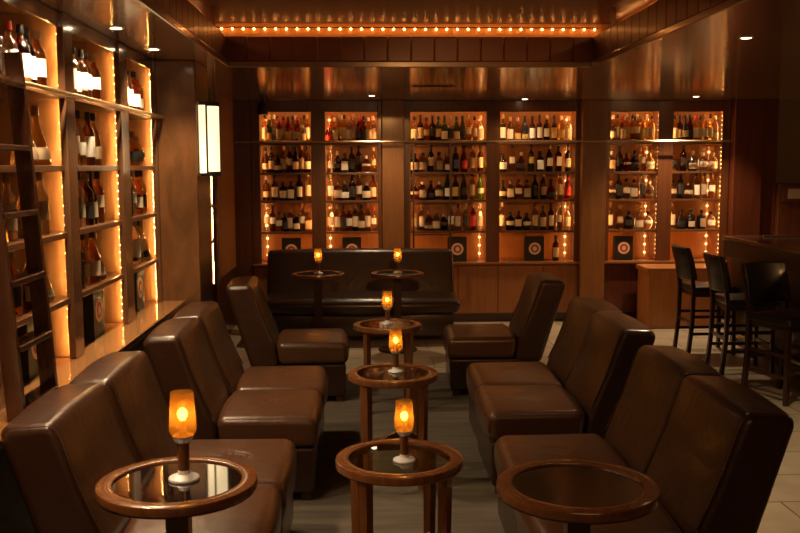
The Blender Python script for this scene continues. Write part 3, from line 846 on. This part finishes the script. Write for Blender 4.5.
copy_tree(L1, (.152, 3.47, GZ), 0, 'lit amber table lamp on the nearest four legged table')
copy_tree(L1, (.175, 5.03, GZ), 0, 'lit amber table lamp on the middle four legged table')
copy_tree(L1, (.17, 6.60, GZ), 0, 'lit amber table lamp on the farthest four legged table')
copy_tree(L1, (-.425, 8.79, PZ-CZ), 0, 'lit amber table lamp on the pedestal table at the left of the sofa')
copy_tree(L1, (.327, 8.79, PZ-CZ), 0, 'lit amber table lamp on the pedestal table at the right of the sofa')

L1.scale = (1.14,)*3

# ------------------------------------------------------------------ bar and stools
t = thing('bar_counter', 'long dark bar counter with a thick padded edge on the right', 'bar', (3.42, 8.72, 0))
LB_ = 5.2
MB().box(.0, .95, -LB_, .0, 1.045, 1.085, .008).build('counter_top', M['bar_top'], t)
MB().box(.012, .10, -LB_, -.012, .89, 1.044, .012).build('padded_edge', M['bar_dark'], t)
MB().box(.1005, .93, -LB_, -.02, .06, 1.044).build('body', M['wood_dark'], t)
MB().tube([(.06, -LB_, .17), (.06, -.05, .17)], .018, 10).build('foot_rail', M['brass'], t, True)
for y in (-.4, -1.6, -2.8, -4.0):
    MB().bar((.06, y, .17), (.102, y, .17), .02, .02).build('rail_bracket', M['brass'], t)
MB().tube([(.30, -.23, 1.094), (.86, -.23, 1.094)], .008, 8).build('service_rail', M['steel'], t, True)

def stool(label, loc, rz):
    """faces +X; back towards -X"""
    t = thing('bar_stool', label, 'stool', loc, rz, 'dark wooden bar stools at the bar')
    sh = .64
    MB().pillow(round_poly([(-.20, sh-.055), (.22, sh-.055), (.225, sh-.02), (.19, sh), (-.19, sh)], [.019, .019, .02, .03, .02], 4), .42, .012, .006).build('seat', M['black_leather'], t, True, 60)
    MB().box(-.19, .20, -.19, .19, sh-.095, sh-.056, .004).build('seat_frame', M['wood_dark'], t)
    for sy in (-1, 1):
        MB().bar((.19, sy*.185, 0), (.175, sy*.175, sh-.096), .032, .032, up=(1, 0, 0), w2=.036, d2=.036).build('leg', M['wood_dark'], t)
        mb = MB(); pts = [(-.235, 0), (-.205, .30), (-.20, .60), (-.225, .80), (-.275, 1.0)]
        for (a, az), (b, bz) in zip(pts, pts[1:]):
            mb.bar((a, sy*.185, az), (b, sy*.185, bz), .036, .032, up=(1, 0, 0))
        mb.build('back_leg', M['wood_dark'], t)
    for z, x0, x1 in ((.20, -.215, .185), (.36, -.20, .18)):
        for sy in (-1, 1): MB().bar((x0, sy*.183, z), (x1, sy*.18, z), .02, .026).build('stretcher', M['wood_dark'], t)
    MB().bar((.186, -.18, .24), (.186, .18, .24), .024, .03).build('stretcher', M['wood_dark'], t)
    MB().bar((-.20, -.18, .30), (-.20, .18, .30), .02, .026).build('stretcher', M['wood_dark'], t)
    # curved padded back
    def bend(v):
        x, y, z = v; return (x - .055*(1-(y/.21)**2), y, z)
    pf = round_poly([(-.215, .70), (-.165, .70), (-.20, .86), (-.245, 1.005), (-.285, 1.005), (-.245, .86)], [.019, .019, .3, .019, .019, .3], 4)
    MB().pillow(pf, .42, .013, .004, 4, 10, 'y', bend).build('backrest', M['black_leather'], t, True, 60)
    return t
S1 = stool('dark bar stool farthest from the camera, beside the low orange counter', (3.235, 8.55, 0), .0)
copy_tree(S1, (3.235, 7.72, 0), -.04, 'dark bar stool in the middle of the three at the bar')
copy_tree(S1, (3.18, 6.77, 0), -1.2, 'dark bar stool nearest the camera, turned toward the room')

# ------------------------------------------------------------------ ceiling and wall fittings
def downlight(label, loc, energy, color=(1, .72, .42), size=70, blend=.6):
    t = thing('recessed_downlight', label, 'ceiling light', loc, 0, 'recessed downlights in the lowered ceiling')
    MB().ring([(.027, -.004), (.039, -.004), (.039, .0), (.027, .0)], 28).build('trim_ring', M['steel'], t)
    MB().lathe([(.0268, -.003), (.0268, -.001)], 24).build('lens', M['lens'], t)
    l = bpy.data.lights.new('spot', 'SPOT'); l.energy = energy; l.color = color; l.spot_size = math.radians(size); l.spot_blend = blend
    l.shadow_soft_size = .03
    o = bpy.data.objects.new('spot_beam', l); COL.objects.link(o); o.parent = t; o.location = (0, 0, -.012)
    return t
downlight('bright recessed downlight at the top left edge of the photo', (-1.27, 4.10, ZS), 95, size=125)
downlight('bright recessed downlight above the middle left shelving bay', (-1.27, 4.98, ZS), 95, size=125)
downlight('bright recessed downlight above the left bay next to the pillar', (-1.27, 5.86, ZS), 95, size=125)
downlight('bright recessed downlight before the left back cabinet', (.10, 9.62, ZS), 70, size=120)
downlight('bright recessed downlight right above the middle back cabinet', (1.76, 10.12, ZS), 20, size=120)
downlight('bright recessed downlight above the first bar stool', (3.50, 9.75, ZS), 150, size=110)
downlight('bright recessed downlight in the wide ceiling at the right', (2.18, 5.30, ZS), 110, size=90)

t = thing('ceiling_vent', 'narrow dark slot vent in the lowered ceiling before the back bar', 'vent', (.64, 8.45, ZS))
MB().box(-.19, .19, -.05, .05, -.006, -.0005, .002).build('vent_frame', M['wood_dark'], t)
for i in range(3): MB().box(-.175, .175, -.032+.026*i, -.020+.026*i, -.010, -.0062).build('slat', M['black_metal'], t)

t = thing('black_spotlight', 'small black spotlight hanging above the left back cabinet', 'spotlight', (-1.05, 10.0, ZS))
MB().box(-.02, .02, -.02, .02, -.05, -.0005).build('mount', M['black_metal'], t)
MB().lathe([(.055, -.17), (.06, -.10), (.045, -.05)], 16).build('housing', M['black_metal'], t, True)

t = thing('wall_panel', 'pale framed plate on the wall at the far right edge', 'wall plate', (4.665, YB-.10, 1.345))
MB().box(0, .42, -.03, -.0005, 0, .18, .004).build('panel_frame', M['wood_frame'], t)
MB().box(.05, .37, -.034, -.0305, .035, .145, .002).build('plate', M['cream_plate'], t)

# ------------------------------------------------------------------ added fill lights beyond the frame, without fixtures
def area(name, loc, size, energy, color, rot=(0, 0, 0), sy=None):
    l = bpy.data.lights.new(name, 'AREA'); l.energy = energy; l.color = color; l.size = size
    if sy: l.shape = 'RECTANGLE'; l.size_y = sy
    o = bpy.data.objects.new(name, l); COL.objects.link(o); o.location = loc; o.rotation_euler = rot
    return o
def spot(name, loc, energy, size=95, color=(1, .66, .36), blend=.8, target=None):
    l = bpy.data.lights.new(name, 'SPOT'); l.energy = energy; l.color = color; l.spot_size = math.radians(size)
    l.spot_blend = blend; l.shadow_soft_size = .06
    o = bpy.data.objects.new(name, l); COL.objects.link(o); o.location = loc
    if target: o.rotation_euler = (Vector(target)-Vector(loc)).to_track_quat('-Z', 'Y').to_euler()
    return o
for y in (3.22, 2.34): spot('fill_spot', (-1.27, y, ZS-.015), 95, 125)  # added unseen spots that continue the left downlight row toward the camera
spot('fill_spot', (1.3, 4.2, ZC-.02), 12, 80)  # added weak overhead fill for the right chairs
spot('back_wall_fill', (.5, 1.2, ZC-.02), 430, 29, (1, .42, .12), 1.0, (.9, 10.3, .85))  # added fill to lift the back wall pillars and base panels
spot('back_wall_fill', (3.0, 3.5, ZS-.02), 70, 40, (1, .44, .14), 1.0, (4.5, 10.3, 1.2))  # second added fill, aimed at the red panels on the right
l = bpy.data.lights.new('right_fill', 'POINT'); l.energy = 22; l.color = (1, .50, .18); l.shadow_soft_size = .12  # invented point light, brightens the right soffit and the bar
o = bpy.data.objects.new('right_fill', l); COL.objects.link(o); o.location = (4.3, 5.2, 1.9)
area('front_fill', (.6, -1.2, 1.9), 2.6, 12, (1, .52, .22), (math.radians(80), 0, 0), .8)  # added soft fill from behind the camera

w = bpy.data.worlds.new('world'); scene.world = w; w.use_nodes = True
w.node_tree.nodes['Background'].inputs[0].default_value = (.02, .010, .004, 1)
w.node_tree.nodes['Background'].inputs[1].default_value = .3

cam = bpy.data.cameras.new('camera'); co = bpy.data.objects.new('camera', cam); COL.objects.link(co)
F = 930.
yaw, pitch, roll = math.atan(37/F), math.atan(100/F), math.radians(.2)
f = Vector((math.sin(yaw)*math.cos(pitch), math.cos(yaw)*math.cos(pitch), -math.sin(pitch)))
r = Vector((math.cos(yaw), -math.sin(yaw), 0)); u = r.cross(f)
r2 = r*math.cos(roll)-u*math.sin(roll); u2 = u*math.cos(roll)+r*math.sin(roll)
mx = Matrix((r2, u2, -f)).transposed().to_4x4(); mx.translation = (0, 0, 1.75)
co.matrix_world = mx
cam.sensor_width = 36; cam.lens = F*36/800; cam.clip_start = .05
scene.camera = co

scene.view_settings.view_transform = 'Standard'; scene.view_settings.look = 'None'
scene.view_settings.gamma = 1; scene.view_settings.exposure = 0; scene.view_settings.use_curve_mapping = False
cy = scene.cycles
cy.use_denoising = True; cy.max_bounces = 10; cy.transmission_bounces = 8; cy.transparent_max_bounces = 12
cy.diffuse_bounces = 4; cy.glossy_bounces = 4; cy.sample_clamp_indirect = 6; cy.sample_clamp_direct = 0
cy.caustics_refractive = False; cy.caustics_reflective = False
